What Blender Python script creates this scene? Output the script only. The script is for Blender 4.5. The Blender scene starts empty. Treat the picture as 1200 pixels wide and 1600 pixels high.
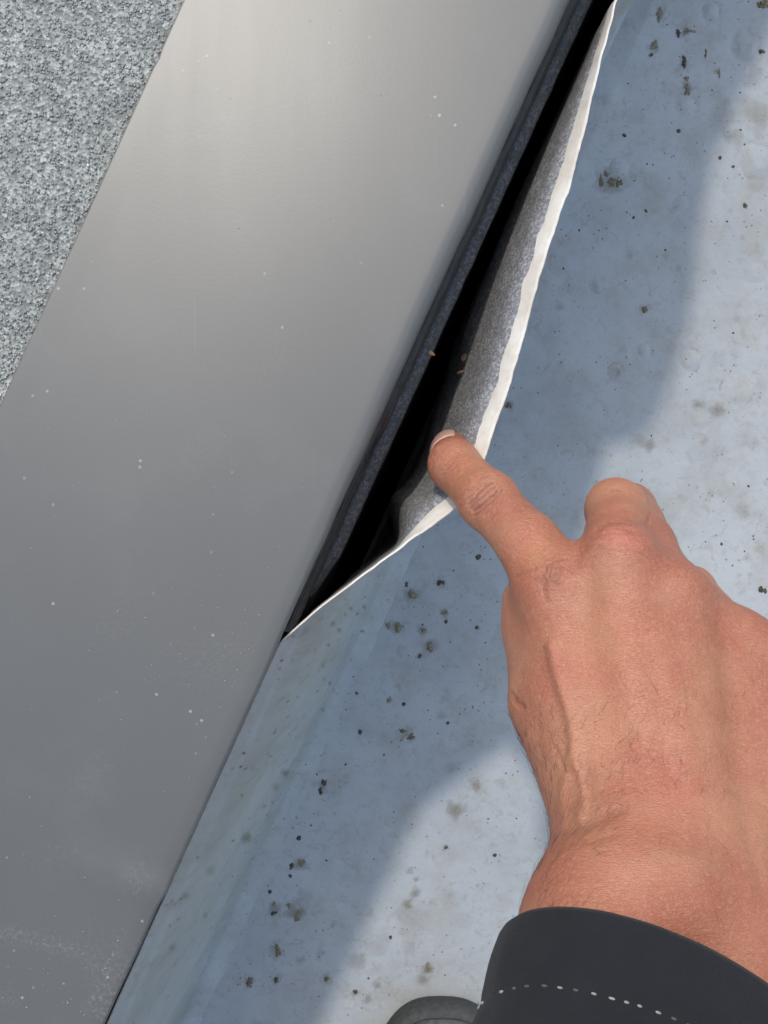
import bpy, math, random
import numpy as np
random.seed(7)
RNG = np.random.default_rng(11)

# ------------------------------------------------------------------ camera, sky, sun, exposure
SC = bpy.context.scene
COL = SC.collection
CAM_H = 0.45                      # camera height above the metal capping, looking straight down
F = 2000.0                        # focal length in photograph pixels (1200 x 1600)
cam_d = bpy.data.cameras.new("camera")
cam = bpy.data.objects.new("camera", cam_d)
COL.objects.link(cam)
cam.location = (0, 0, CAM_H)
cam.rotation_euler = (0, 0, 0)
cam_d.sensor_fit = 'VERTICAL'
cam_d.sensor_height = 36.0
cam_d.lens = 36.0 * F / 1600.0
cam_d.clip_start = 0.01
cam_d.clip_end = 100.0
SC.camera = cam

SUN_DIR = np.array([-0.160, 0.425, 1.0]); SUN_DIR /= np.linalg.norm(SUN_DIR)
world = bpy.data.worlds.new("World"); SC.world = world
world.use_nodes = True
wn = world.node_tree.nodes; wl = world.node_tree.links
for n_ in list(wn): wn.remove(n_)
sky = wn.new('ShaderNodeTexSky'); sky.sky_type = 'NISHITA'; sky.sun_disc = False
sky.air_density = 1.7; sky.dust_density = 2.6; sky.ozone_density = 1.0
sky.sun_elevation = math.asin(SUN_DIR[2]); sky.sun_rotation = math.atan2(SUN_DIR[0], SUN_DIR[1])
bg = wn.new('ShaderNodeBackground'); bg.inputs['Strength'].default_value = 0.15
wo = wn.new('ShaderNodeOutputWorld')
wl.new(sky.outputs[0], bg.inputs[0]); wl.new(bg.outputs[0], wo.inputs[0])

sun_d = bpy.data.lights.new("sun", 'SUN'); sun_d.energy = 1.3; sun_d.angle = math.radians(2.4)   # thin haze: soft, low-contrast sunlight
sun_d.color = (1.0, 0.95, 0.85)
sun = bpy.data.objects.new("sun", sun_d); COL.objects.link(sun)
from mathutils import Vector
sun.rotation_euler = Vector(SUN_DIR).to_track_quat('Z', 'Y').to_euler()
sun.location = (-0.3, 1.0, 2.2)

SC.view_settings.view_transform = 'Standard'
SC.view_settings.look = 'None'
SC.view_settings.exposure = 0.56
SC.view_settings.gamma = 1.0
SC.view_settings.use_curve_mapping = False

# ------------------------------------------------------------------ helpers
E = np.array([0.4126, 0.9109, 0.0])      # along the capping edge (up and right in the photograph)
N = np.array([0.9109, -0.4126, 0.0])     # across it, towards the gutter
FLOOR = -0.350

def W(px, py, D):
    """photograph pixel at depth D below the camera -> world point (metres)"""
    return np.array([(px - 600.0) * D / F, (800.0 - py) * D / F, CAM_H - D])

def SPZ(s, p, z):
    """millimetres along / across the edge, height -> world metres (arrays welcome)"""
    s = np.asarray(s, float)[..., None] * 1e-3; p = np.asarray(p, float)[..., None] * 1e-3
    out = s * E + p * N
    out[..., 2] = np.asarray(z, float) * 1e-3
    return out

def to_sp(px, py, D):
    w = W(px, py, D) * 1e3
    return w @ E, w @ N

def project(co):
    D = CAM_H - co[:, 2]
    return 600 + co[:, 0] * F / D, 800 - co[:, 1] * F / D

def _hash(ix, iy, iz, seed):
    h = (ix * 374761393 + iy * 668265263 + iz * 2147483647 + seed * 1274126177) & 0xFFFFFFFF
    h = ((h ^ (h >> 13)) * 1274126177) & 0xFFFFFFFF
    h = h ^ (h >> 16)
    return (h & 0xFFFFFF) / float(0xFFFFFF)

def vnoise(x, y, z=None, seed=0):
    x = np.asarray(x, float); y = np.asarray(y, float)
    z = np.zeros_like(x) if z is None else np.asarray(z, float)
    x0 = np.floor(x); y0 = np.floor(y); z0 = np.floor(z)
    fx = x - x0; fy = y - y0; fz = z - z0
    ix = x0.astype(np.int64); iy = y0.astype(np.int64); iz = z0.astype(np.int64)
    u = fx * fx * (3 - 2 * fx); v = fy * fy * (3 - 2 * fy); w = fz * fz * (3 - 2 * fz)
    r = 0
    for dx in (0, 1):
        for dy in (0, 1):
            for dz in (0, 1):
                wt = (u if dx else 1 - u) * (v if dy else 1 - v) * (w if dz else 1 - w)
                r = r + wt * _hash(ix + dx, iy + dy, iz + dz, seed)
    return r * 2 - 1

def fbm(x, y, z=None, octv=4, seed=0):
    r = 0; a = 1.0; f = 1.0; t = 0
    for o in range(octv):
        r = r + a * vnoise(x * f, y * f, None if z is None else z * f, seed + o * 17)
        t += a; a *= 0.5; f *= 2.03
    return r / t

def sstep(a, b, x):
    t = np.clip((x - a) / (b - a), 0, 1)
    return t * t * (3 - 2 * t)

def mesh_obj(name, verts, faces, mat=None, parent=None, smooth=True):
    me = bpy.data.meshes.new(name)
    verts = np.asarray(verts, np.float32)
    if isinstance(faces, np.ndarray):
        nf, k = faces.shape
        me.vertices.add(len(verts)); me.vertices.foreach_set("co", verts.ravel())
        me.loops.add(nf * k); me.loops.foreach_set("vertex_index", faces.astype(np.int32).ravel())
        me.polygons.add(nf)
        me.polygons.foreach_set("loop_start", np.arange(0, nf * k, k, dtype=np.int32))
        me.update(calc_edges=True)
    else:
        me.from_pydata([tuple(map(float, v)) for v in verts], [], faces)
    me.validate(); me.update()
    if smooth: me.polygons.foreach_set("use_smooth", np.ones(len(me.polygons), bool))
    o = bpy.data.objects.new(name, me); COL.objects.link(o)
    if mat: me.materials.append(mat)
    if parent is not None:
        o.parent = parent
        o.matrix_parent_inverse = parent.matrix_basis.inverted()
    return o

def grid_faces(nu, nv, closed_u=False):
    i = np.arange(nu if closed_u else nu - 1); j = np.arange(nv - 1)
    I, J = np.meshgrid(i, j, indexing='ij'); I2 = (I + 1) % nu
    return np.stack([I * nv + J, I2 * nv + J, I2 * nv + J + 1, I * nv + J + 1], -1).reshape(-1, 4)

def fattr(o, name, vals):
    a = o.data.attributes.new(name, 'FLOAT', 'POINT'); a.data.foreach_set('value', np.asarray(vals, np.float32).ravel())

def cattr(o, name, rgb):
    a = o.data.attributes.new(name, 'FLOAT_COLOR', 'POINT')
    c = np.ones((len(rgb), 4), np.float32); c[:, :3] = rgb
    a.data.foreach_set('color', c.ravel())

def tag(o, label=None, cat=None, group=None, kind=None):
    if label: o['label'] = label
    if cat: o['category'] = cat
    if group: o['group'] = group
    if kind: o['kind'] = kind
    return o

# ---- node helper
class NT:
    def __init__(self, name):
        self.m = bpy.data.materials.new(name); self.m.use_nodes = True
        self.t = self.m.node_tree
        self.b = self.t.nodes['Principled BSDF']
        self.co = None
    def n(self, typ, **kw):
        nd = self.t.nodes.new(typ)
        for k, v in kw.items(): setattr(nd, k, v)
        return nd
    def link(self, a, b): self.t.links.new(a, b)
    def set(self, nd, **kw):
        for k, v in kw.items(): nd.inputs[k.replace('_', ' ')].default_value = v
        return nd
    def coord(self):
        if self.co is None:
            tc = self.n('ShaderNodeTexCoord'); self.co = tc.outputs['Object']
        return self.co
    def mapped(self, scale=(1, 1, 1), rot=(0, 0, 0)):
        mp = self.n('ShaderNodeMapping'); self.link(self.coord(), mp.inputs[0])
        mp.inputs['Scale'].default_value = scale; mp.inputs['Rotation'].default_value = rot
        return mp.outputs[0]
    def noise(self, scale, detail=4, rough=0.55, vec=None, dist=0.0):
        nd = self.n('ShaderNodeTexNoise'); nd.inputs['Scale'].default_value = scale
        nd.inputs['Detail'].default_value = detail; nd.inputs['Roughness'].default_value = rough
        nd.inputs['Distortion'].default_value = dist
        self.link(vec if vec is not None else self.coord(), nd.inputs['Vector'])
        return nd.outputs['Fac']
    def voro(self, scale, feature='F1', vec=None, out='Distance', rand=1.0):
        nd = self.n('ShaderNodeTexVoronoi', feature=feature); nd.inputs['Scale'].default_value = scale
        nd.inputs['Randomness'].default_value = rand
        self.link(vec if vec is not None else self.coord(), nd.inputs['Vector'])
        return nd.outputs[out]
    def ramp(self, fac, stops):
        r = self.n('ShaderNodeValToRGB'); el = r.color_ramp.elements
        while len(el) < len(stops): el.new(0.5)
        for e, (pos, c) in zip(el, stops):
            e.position = pos; e.color = (c, c, c, 1) if not hasattr(c, '__len__') else (*c, 1)
        self.link(fac, r.inputs[0]); return r.outputs[0]
    def mix(self, fac, a, b, mode='MIX'):
        m = self.n('ShaderNodeMix', data_type='RGBA', blend_type=mode)
        for sock, v in ((m.inputs['Factor'], fac), (m.inputs['A'], a), (m.inputs['B'], b)):
            pass
        fi = m.inputs[0]; ai = m.inputs[6]; bi = m.inputs[7]
        for sock, v in ((fi, fac), (ai, a), (bi, b)):
            if isinstance(v, (int, float)): sock.default_value = v
            elif isinstance(v, tuple): sock.default_value = (*v, 1)
            else: self.link(v, sock)
        return m.outputs[2]
    def math(self, op, a, b=0.0):
        m = self.n('ShaderNodeMath', operation=op)
        for sock, v in ((m.inputs[0], a), (m.inputs[1], b)):
            if isinstance(v, (int, float)): sock.default_value = v
            else: self.link(v, sock)
        return m.outputs[0]
    def attr(self, name, out='Fac'):
        a = self.n('ShaderNodeAttribute', attribute_name=name); return a.outputs[out]
    def bump(self, h, dist=0.0005, strength=1.0, prev=None):
        b = self.n('ShaderNodeBump'); b.inputs['Distance'].default_value = dist
        b.inputs['Strength'].default_value = strength
        self.link(h, b.inputs['Height'])
        if prev is not None: self.link(prev, b.inputs['Normal'])
        return b.outputs[0]
    def out(self, color=None, rough=None, normal=None, spec=None, metal=None):
        B = self.b.inputs
        def put(s, v):
            if v is None: return
            if isinstance(v, (int, float)): s.default_value = v
            elif isinstance(v, tuple): s.default_value = (*v, 1)
            else: self.link(v, s)
        put(B['Base Color'], color); put(B['Roughness'], rough); put(B['Specular IOR Level'], spec)
        put(B['Metallic'], metal); put(B['Normal'], normal)
        return self.m

# ------------------------------------------------------------------ materials
def mat_coating(name="pale_roof_coating", zs=1.0):
    t = NT(name)
    if zs != 1.0: t.co = t.mapped((1, 1, zs))
    n1 = t.noise(9, 5, 0.6); n2 = t.noise(45, 6, 0.65); n3 = t.noise(420, 3, 0.6)
    base = t.mix(t.ramp(n1, [(0.3, 0.0), (0.7, 1.0)]), (0.313, 0.334, 0.352), (0.395, 0.412, 0.420))
    base = t.mix(t.ramp(n2, [(0.46, 0.0), (0.72, 0.6)]), base, (0.29, 0.275, 0.245))
    base = t.mix(t.math('MULTIPLY', t.ramp(n3, [(0.60, 0.0), (0.74, 1.0)]), 0.30), base, (0.24, 0.23, 0.20))
    n4 = t.noise(150, 5, 0.7, dist=0.6)
    base = t.mix(t.math('MULTIPLY', t.ramp(n4, [(0.54, 0.0), (0.70, 1.0)]), 0.42), base, (0.235, 0.21, 0.17))
    # pin-head specks of dirt
    v = t.voro(230); sel = t.noise(60, 2, 0.5)
    sp = t.math('MULTIPLY', t.ramp(v, [(0.09, 1.0), (0.17, 0.0)]), t.ramp(sel, [(0.52, 0.0), (0.60, 1.0)]))
    base = t.mix(t.math('MULTIPLY', sp, 0.75), base, (0.08, 0.075, 0.06))
    d = t.attr('dirt'); dn = t.noise(900, 4, 0.7)
    dm = t.ramp(t.math('MULTIPLY', d, t.math('ADD', t.math('MULTIPLY', dn, 1.3), 0.35)), [(0.12, 0.0), (0.75, 1.0)])
    base = t.mix(t.math('MULTIPLY', dm, 0.9), base, (0.125, 0.105, 0.068))
    b = t.bump(t.noise(520, 5, 0.6), 0.0004, 0.55)
    b = t.bump(t.noise(120, 4, 0.55), 0.0012, 0.35, b)
    r = t.ramp(n2, [(0.3, 0.55), (0.7, 0.75)])
    return t.out(base, r, b, 0.15)

def mat_metal():
    t = NT("grey_coated_metal")
    rot = (0, 0, math.atan2(E[1], E[0]))
    st = t.noise(6, 4, 0.5, vec=t.mapped((1, 1, 1)))
    grime = t.noise(26, 6, 0.65)
    base = t.mix(t.ramp(st, [(0.3, 0.0), (0.7, 1.0)]), (0.082, 0.083, 0.081), (0.094, 0.095, 0.092))
    base = t.mix(t.math('MULTIPLY', t.ramp(grime, [(0.52, 0.0), (0.8, 1.0)]), 0.12), base, (0.20, 0.20, 0.19))
    dust = t.attr('dust'); dn = t.noise(700, 5, 0.75)
    dm = t.math('MULTIPLY', dust, t.ramp(dn, [(0.48, 0.0), (0.72, 1.0)]))
    base = t.mix(t.math('MULTIPLY', dm, 0.4), base, (0.33, 0.325, 0.305))
    v = t.voro(170); sel = t.noise(40, 2, 0.5)
    sp = t.math('MULTIPLY', t.ramp(v, [(0.05, 1.0), (0.12, 0.0)]), t.ramp(sel, [(0.55, 0.0), (0.62, 1.0)]))
    base = t.mix(t.math('MULTIPLY', sp, 0.5), base, (0.42, 0.42, 0.40))
    rr = t.ramp(t.noise(30, 5, 0.6, vec=t.mapped((1, 0.12, 1), (0, 0, 1.146))), [(0.3, 0.345), (0.7, 0.375)])
    sc = t.noise(420, 2, 0.5, vec=t.mapped((1, 0.02, 1), (0, 0, 0.6)))
    base = t.mix(t.math('MULTIPLY', t.ramp(sc, [(0.70, 0.0), (0.78, 1.0)]), 0.12), base, (0.30, 0.30, 0.30))
    b = t.bump(t.noise(900, 2, 0.5), 0.00008, 0.12)
    return t.out(base, rr, b, 0.5)

def mat_felt_dark(g=1.0, name="grey_sanded_felt"):
    t = NT(name); t.co = t.mapped((1, 1, 0.45))
    v = t.voro(1300, out='Color'); s = t.n('ShaderNodeSeparateColor'); t.link(v, s.inputs[0])
    n = t.noise(160, 5, 0.65)
    base = t.ramp(s.outputs[0], [(0.0, (0.07*g, 0.07*g, 0.072*g)), (0.6, (0.112*g, 0.112*g, 0.114*g)), (1.0, (0.18*g, 0.18*g, 0.18*g))])
    base = t.mix(t.ramp(n, [(0.35, 0.40), (0.65, 0.0)]), base, (0.05*g, 0.05*g, 0.055*g))
    b = t.bump(t.voro(1500), 0.0003, 0.35)
    return t.out(base, 0.85, b, 0.25)

def mat_selvage():
    t = NT("white_selvage")
    n = t.noise(60, 5, 0.65); n2 = t.noise(400, 4, 0.6)
    base = t.mix(t.ramp(n, [(0.40, 0.0), (0.70, 0.7)]), (0.66, 0.62, 0.555), (0.44, 0.375, 0.30))
    base = t.mix(t.ramp(n2, [(0.62, 0.0), (0.8, 0.5)]), base, (0.45, 0.41, 0.36))
    return t.out(base, 0.7, t.bump(n2, 0.0004, 0.4), 0.3)

def mat_bitumen():
    t = NT("black_bitumen")
    n = t.noise(220, 4, 0.6)
    base = t.mix(n, (0.008, 0.008, 0.010), (0.018, 0.018, 0.021))
    return t.out(base, 0.75, t.bump(n, 0.0006, 0.5), 0.15)

def mat_black_bead():
    t = NT("gloss_black")
    n = t.noise(300, 4, 0.6)
    return t.out((0.012, 0.012, 0.014), t.ramp(n, [(0.4, 0.28), (0.6, 0.5)]), t.bump(n, 0.0005, 0.5), 0.5)

def mat_felt_light():
    t = NT("mineral_felt")
    v = t.voro(850, out='Color'); s = t.n('ShaderNodeSeparateColor'); t.link(v, s.inputs[0])
    base = t.ramp(s.outputs[0], [(0.0, (0.15, 0.16, 0.145)), (0.5, (0.285, 0.292, 0.27)), (1.0, (0.46, 0.47, 0.44))])
    n = t.noise(40, 5, 0.6)
    base = t.mix(t.ramp(n, [(0.35, 0.35), (0.6, 0.0)]), base, (0.10, 0.105, 0.10))
    return t.out(base, 0.9, t.bump(t.voro(850), 0.0010, 0.8), 0.3)

def mat_granule():
    t = NT("mineral_granule")
    g = t.attr('shade')
    base = t.ramp(g, [(0.0, (0.17, 0.176, 0.17)), (0.45, (0.285, 0.289, 0.272)), (0.85, (0.37, 0.373, 0.352)), (1.0, (0.55, 0.56, 0.54))])
    return t.out(base, 0.7, None, 0.4)

def mat_clump(name, c1, c2):
    t = NT(name)
    n = t.noise(700, 5, 0.7)
    return t.out(t.mix(t.ramp(n, [(0.35, 0.0), (0.65, 1.0)]), c1, c2), 0.95, t.bump(n, 0.0008, 0.8), 0.15)

def mat_skin():
    t = NT("skin")
    base = t.attr('skin_tint', 'Color')
    n1 = t.noise(70, 5, 0.65); n2 = t.noise(800, 4, 0.6)
    base = t.mix(t.ramp(n1, [(0.35, 0.45), (0.62, 0.0)]), base, (0.33, 0.105, 0.06))
    base = t.mix(t.ramp(n2, [(0.50, 0.0), (0.72, 0.5)]), base, (0.50, 0.25, 0.165))
    cr = t.attr('crease')
    n5 = t.noise(28, 4, 0.6)
    base = t.mix(t.ramp(n5, [(0.40, 0.0), (0.62, 0.6)]), base, (0.46, 0.225, 0.130))
    n6 = t.noise(45, 5, 0.65)
    base = t.mix(t.ramp(n6, [(0.52, 0.0), (0.72, 0.6)]), base, (0.40, 0.125, 0.080))
    base = t.mix(t.math('MULTIPLY', cr, 0.88), base, (0.17, 0.065, 0.045))  # folds and hollows darkened in the colour, painted shade
    # lozenge skin grain
    va = t.voro(1050, 'DISTANCE_TO_EDGE', vec=t.mapped((0.55, 1.6, 1.0), (0, 0, 0.35)))
    fine = t.ramp(va, [(0.0, 0.0), (0.16, 1.0)])
    b = t.bump(fine, 0.00026, 0.5)
    b = t.bump(t.noise(330, 4, 0.6, vec=t.mapped((0.8, 1.6, 1.0), (0, 0, 0.2))), 0.0005, 0.30, b)
    b = t.bump(t.noise(900, 4, 0.65, vec=t.mapped((0.5, 1.7, 1.0), (0, 0, 0.35)), dist=0.4), 0.0006, 0.62, b)
    B = t.b.inputs
    B['Subsurface Weight'].default_value = 0.22
    B['Subsurface Radius'].default_value = (1.0, 0.35, 0.18)
    B['Subsurface Scale'].default_value = 0.0022
    r = t.ramp(n2, [(0.35, 0.36), (0.7, 0.52)])
    return t.out(base, r, b, 0.5)

def mat_nail():
    t = NT("fingernail")
    a = t.attr('tip')
    base = t.mix(a, (0.56, 0.34, 0.27), (0.66, 0.60, 0.50))
    return t.out(base, 0.3, t.bump(t.noise(500, 2), 0.0001, 0.3), 0.5)

def mat_fabric():
    t = NT("charcoal_fabric")
    w = t.noise(1500, 3, 0.6, vec=t.mapped((1, 2.2, 1), (0, 0, 0.5))); n = t.noise(60, 6, 0.7)
    base = t.mix(n, (0.011, 0.0115, 0.014), (0.019, 0.0195, 0.023))
    t.b.inputs['Sheen Weight'].default_value = 0.06
    return t.out(base, 0.9, t.bump(w, 0.0004, 0.8, t.bump(t.noise(110, 4, 0.6), 0.0012, 0.4)), 0.15)

def simple(name, c, r=0.6, spec=0.3, ns=None):
    t = NT(name)
    n = t.noise(ns or 300, 4, 0.6)
    c2 = tuple(x * 0.6 for x in c)
    return t.out(t.mix(t.ramp(n, [(0.35, 0.0), (0.7, 1.0)]), c, c2), r, t.bump(n, 0.0004, 0.4), spec)

M = dict(coat=mat_coating(), coatm=mat_coating('pale_membrane_coating', 0.10), metal=mat_metal(), feltd=mat_felt_dark(0.75), feltb=mat_felt_dark(2.7, 'sanded_backing_lit'), selv=mat_selvage(), bit=mat_bitumen(),  # backing is the strip's felt, lightened to read as sunlit
         bead=mat_black_bead(), feltl=mat_felt_light(), gran=mat_granule(), skin=mat_skin(), nail=mat_nail(),
         fabric=mat_fabric(), thread=simple("pale_thread", (0.27, 0.27, 0.25), 0.75),
         thread2=simple("dull_thread", (0.085, 0.085, 0.08), 0.85), hair=simple("dark_hair", (0.025, 0.018, 0.014), 0.5),
         olive=mat_clump("olive_moss", (0.13, 0.115, 0.075), (0.29, 0.26, 0.19)),
         brown=mat_clump("brown_dirt", (0.095, 0.075, 0.048), (0.24, 0.195, 0.13)),
         black=mat_clump("black_dirt", (0.035, 0.034, 0.03), (0.12, 0.11, 0.09)),
         leaf=simple("dry_leaf", (0.20, 0.115, 0.07), 0.85), grain=simple("pale_grain", (0.40, 0.40, 0.385), 0.6),
         sole=simple("shoe_rubber", (0.075, 0.075, 0.075), 0.75), welt=simple("shoe_welt", (0.12, 0.12, 0.118), 0.7),
         upper=simple("shoe_upper", (0.035, 0.032, 0.033), 0.8), lace=simple("shoe_lace", (0.09, 0.09, 0.09), 0.85))

# ------------------------------------------------------------------ gutter floor (pale coated sheet)
STAINS = [  # px, py, radius px, strength  (flat dirt on the floor)
    (649,1395,13,.55),(637,1414,10,.6),(712,1265,17,.6),(744,1226,14,.5),(697,1325,6,.6),(668,1513,9,.8),(662,1530,11,.55),
    (555,1550,7,.7),(575,1560,9,.5),(746,1383,5,.4),(465,1425,12,.7),(471,1348,9,.7),(386,1310,9,.5),(446,1208,9,.4),
    (965,582,9,.5),(1000,690,16,.35),(930,450,12,.35),(1120,640,14,.45),(1090,632,10,.5),(1115,425,7,.35),(1160,372,7,.35),
    (1150,500,10,.3),(1015,697,12,.5),(1075,138,9,.6),(1120,110,7,.5),(875,480,11,.35),(985,400,9,.3),(1040,400,9,.3),
    (607,977,8,.6),(661,984,8,.6),(656,1025,7,.5),(745,981,5,.6),(694,957,8,.6),(610,1094,7,.4),(560,1500,22,.35),(600,1465,26,.25),
    (690,1120,10,.35),(705,1200,20,.28),(640,1360,8,.45),(650,1375,6,.5),(590,1540,13,.45),(640,1480,20,.28),(1165,870,10,.3),
    (1160,800,22,.28),(1110,770,15,.3),(1100,690,9,.35),(1180,690,14,.3),(1060,420,8,.3),(1185,180,34,.35),(1150,215,26,.35),
    (1175,120,24,.3),(1140,330,10,.25),(520,1445,8,.4),(500,1490,14,.3),(470,1500,10,.4),(520,1240,14,.25),(600,1150,14,.2),(1130,180,40,.3),(1180,290,30,.25),(1060,350,26,.22),(1120,560,30,.2),(1185,600,26,.25),(640,1430,40,.25),(700,1400,26,.22),(590,1480,30,.28),(560,1350,24,.2),(480,1400,22,.25),(640,1040,24,.2)]
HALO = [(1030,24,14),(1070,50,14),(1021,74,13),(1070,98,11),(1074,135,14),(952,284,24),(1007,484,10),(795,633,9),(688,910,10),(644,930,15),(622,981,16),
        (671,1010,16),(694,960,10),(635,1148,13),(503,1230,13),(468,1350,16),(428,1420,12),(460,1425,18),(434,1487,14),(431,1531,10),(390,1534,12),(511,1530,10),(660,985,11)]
BLISTERS = [(1111,18,13,.9),(1165,75,20,1.1),(1187,252,26,1.3),(1078,563,17,.9),(1180,425,17,.7),(968,262,14,.5),(1065,318,13,.5),
            (1072,165,17,.6),(1110,630,20,.5),(1150,610,24,.5),(1005,548,11,.6),(962,580,12,.7),(1095,655,16,.5),(1175,790,20,.4),
            (300,1540,30,.8),(1140,205,13,.6),(1160,60,12,.5)]
def axis(lo, d0, d1, hi, step):
    a = np.geomspace(0.004, d0 - lo, 26)[::-1]
    b = np.arange(d0, d1, step)
    c = np.geomspace(0.004, hi - d1, 26)
    return np.concatenate([d0 - a, b, d1 + c])
gx = axis(-0.5, -0.135, 0.262, 1.9, 0.0010); gy = axis(-1.9, -0.345, 0.335, 1.9, 0.0010)
GX, GY = np.meshgrid(gx, gy, indexing='ij')
FPX = 600 + GX * F / (CAM_H - FLOOR); FPY = 800 - GY * F / (CAM_H - FLOOR)
Z = 0.0022 * fbm(GX * 9, GY * 9, octv=3, seed=3) + 0.0008 * fbm(GX * 45, GY * 45, octv=3, seed=5)
_pf = (GX * N[0] + GY * N[1]) * 1e3
Z += 0.0034 * np.exp(-np.maximum(_pf - 22, 0) / 13) * (_pf < 200)
for (bx, by, br, ba) in BLISTERS:
    wob = 1 + 0.22 * vnoise((FPX - bx) / br * 1.3 + bx, (FPY - by) / br * 1.3, seed=int(bx))
    d = np.hypot(FPX - bx, (FPY - by)) / br * wob
    Z += ba * 0.0013 * (1 - sstep(0.35, 1.0, d)) - ba * 0.0006 * np.exp(-((d - 1.1) / 0.12) ** 2)
dirt = np.zeros_like(Z)
for (bx, by, br, st) in STAINS:
    m_ = (np.abs(FPX - bx) < br * 3) & (np.abs(FPY - by) < br * 3)
    if m_.any():
        wob = 0.95 + 0.85 * fbm(FPX[m_] / br * 1.6, FPY[m_] / br * 1.6, octv=4, seed=int(by))
        d = np.hypot(FPX[m_] - bx, FPY[m_] - by) / br / wob
        dirt[m_] = np.maximum(dirt[m_], st * np.exp(-(d ** 2) * 1.3))
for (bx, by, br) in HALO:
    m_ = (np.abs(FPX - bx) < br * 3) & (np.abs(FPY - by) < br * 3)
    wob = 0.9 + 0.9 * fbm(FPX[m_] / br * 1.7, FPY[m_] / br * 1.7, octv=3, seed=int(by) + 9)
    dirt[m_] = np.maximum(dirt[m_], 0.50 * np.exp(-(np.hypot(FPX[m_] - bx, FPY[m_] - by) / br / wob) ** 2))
for (bx, by, br, ba) in BLISTERS[:12]:
    d = np.hypot(FPX - bx, FPY - by) / br
    arc = np.exp(-((d - 1.08) / 0.10) ** 2) * sstep(-0.2, 0.6, vnoise(FPX / br, FPY / br, seed=int(by) + 3))
    dirt = np.maximum(dirt, 0.42 * arc)
ver = np.stack([GX, GY, FLOOR + Z], -1).reshape(-1, 3)
floor = mesh_obj("gutter_floor", ver, grid_faces(len(gx), len(gy)), M['coat'])
fattr(floor, 'dirt', dirt); tag(floor, kind='structure')
def floor_z(x, y):
    i = int(np.clip(np.searchsorted(gx, x), 0, len(gx) - 1)); j = int(np.clip(np.searchsorted(gy, y), 0, len(gy) - 1))
    return FLOOR + Z[i, j]

# ------------------------------------------------------------------ felt roof beside the metal
sv = np.linspace(-1700, 1700, 120); pv = np.concatenate([np.linspace(-1900, -260, 18), np.linspace(-250, -22, 60)])
S_, P_ = np.meshgrid(sv, pv, indexing='ij')
felt = mesh_obj("felt_roof", SPZ(S_, P_, -3.2 + 0.5 * fbm(S_ / 60, P_ / 60, octv=3, seed=9)).reshape(-1, 3), grid_faces(len(sv), len(pv)), M['feltl'])
tag(felt, kind='structure')
# loose mineral granules bedded in it
ng = 24000
gs = RNG.uniform(-40, 330, ng); gp = RNG.uniform(-290, -134, ng)
keep = np.ones(ng, bool)
cen = SPZ(gs, gp, np.full(ng, -2.6)); cpx, cpy = project(cen)
keep = (cpx > -150) & (cpy > -200) & (cpy < 760)
cen = cen[keep]; ng = len(cen)
oct_ = np.array([[1,0,0],[-1,0,0],[0,1,0],[0,-1,0],[0,0,1],[0,0,-1]], float)
octf = np.array([[0,2,4],[2,1,4],[1,3,4],[3,0,4],[2,0,5],[1,2,5],[3,1,5],[0,3,5]])
sz = RNG.uniform(0.30, 0.72, (ng, 1, 1)) * 1e-3
jit = oct_[None] * RNG.uniform(0.65, 1.25, (ng, 6, 1)) + RNG.normal(0, 0.16, (ng, 6, 3))
ang = RNG.uniform(0, 6.28, ng); ca, sa = np.cos(ang), np.sin(ang)
rx = jit[..., 0] * ca[:, None] - jit[..., 1] * sa[:, None]; ry = jit[..., 0] * sa[:, None] + jit[..., 1] * ca[:, None]
jit = np.stack([rx, ry, jit[..., 2] * 0.5], -1)
gv = (cen[:, None] + jit * sz).reshape(-1, 3)
gf = (octf[None] + np.arange(ng)[:, None, None] * 6).reshape(-1, 3)
gran = mesh_obj("mineral_granules", gv, gf, M['gran'], smooth=False)
fattr(gran, 'shade', np.repeat(np.clip(RNG.normal(0.5, 0.16, ng) + 0.25 * fbm(gs[keep] / 9, gp[keep] / 9, octv=2, seed=4), 0, 1), 6))
tag(gran, "grey mineral granules bedded on the felt roof", "granules", kind='stuff')

# ------------------------------------------------------------------ black bitumen wall behind the loose membrane
def extrude_profile(name, prof, s0, s1, n, mat, parent=None, jitter=0.0, seed=0, closed=True, smooth=False):
    ss = np.linspace(s0, s1, n); prof = np.array(prof, float)
    Sg = np.repeat(ss[:, None], len(prof), 1)
    Pg = np.repeat(prof[None, :, 0], n, 0) + jitter * fbm(Sg / 7, np.arange(len(prof))[None] * 3.1 + 0 * Sg, octv=3, seed=seed)
    Zg = np.repeat(prof[None, :, 1], n, 0) + jitter * fbm(Sg / 6, np.arange(len(prof))[None] * 5.3 + 0 * Sg, octv=3, seed=seed + 5)
    v = SPZ(Sg, Pg, Zg).reshape(-1, 3); k = len(prof)
    fs = [(i * k + j, (i + 1) * k + j, (i + 1) * k + (j + 1) % k, i * k + (j + 1) % k) for i in range(n - 1) for j in range(k if closed else k - 1)]
    if closed: fs += [tuple(range(k))[::-1], tuple((n - 1) * k + j for j in range(k))]
    return mesh_obj(name, v, fs, mat, parent, smooth)
wall = extrude_profile("bitumen_wall", [(-60, -11), (-18, -11), (-16.0, -14), (-10.6, -25), (-8.4, -60), (-7.4, -200), (0, -330), (1, -356), (-60, -356)],
                       -1600, 1600, 900, M['bit'], jitter=0.5, seed=21)  # near-black tone and toe also put in to deepen the gap's shade
tag(wall, "black bitumen upstand wall inside the dark gap under the metal edge", "wall")
ledge = extrude_profile("felt_strip", [(-13.0, -16.0), (-8.4, -22.4), (-7.9, -24.5), (-9.4, -27.0), (-13.2, -18.6)], -56, 420, 1200, M['feltd'], wall, 0.28, 31, smooth=True)
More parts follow.
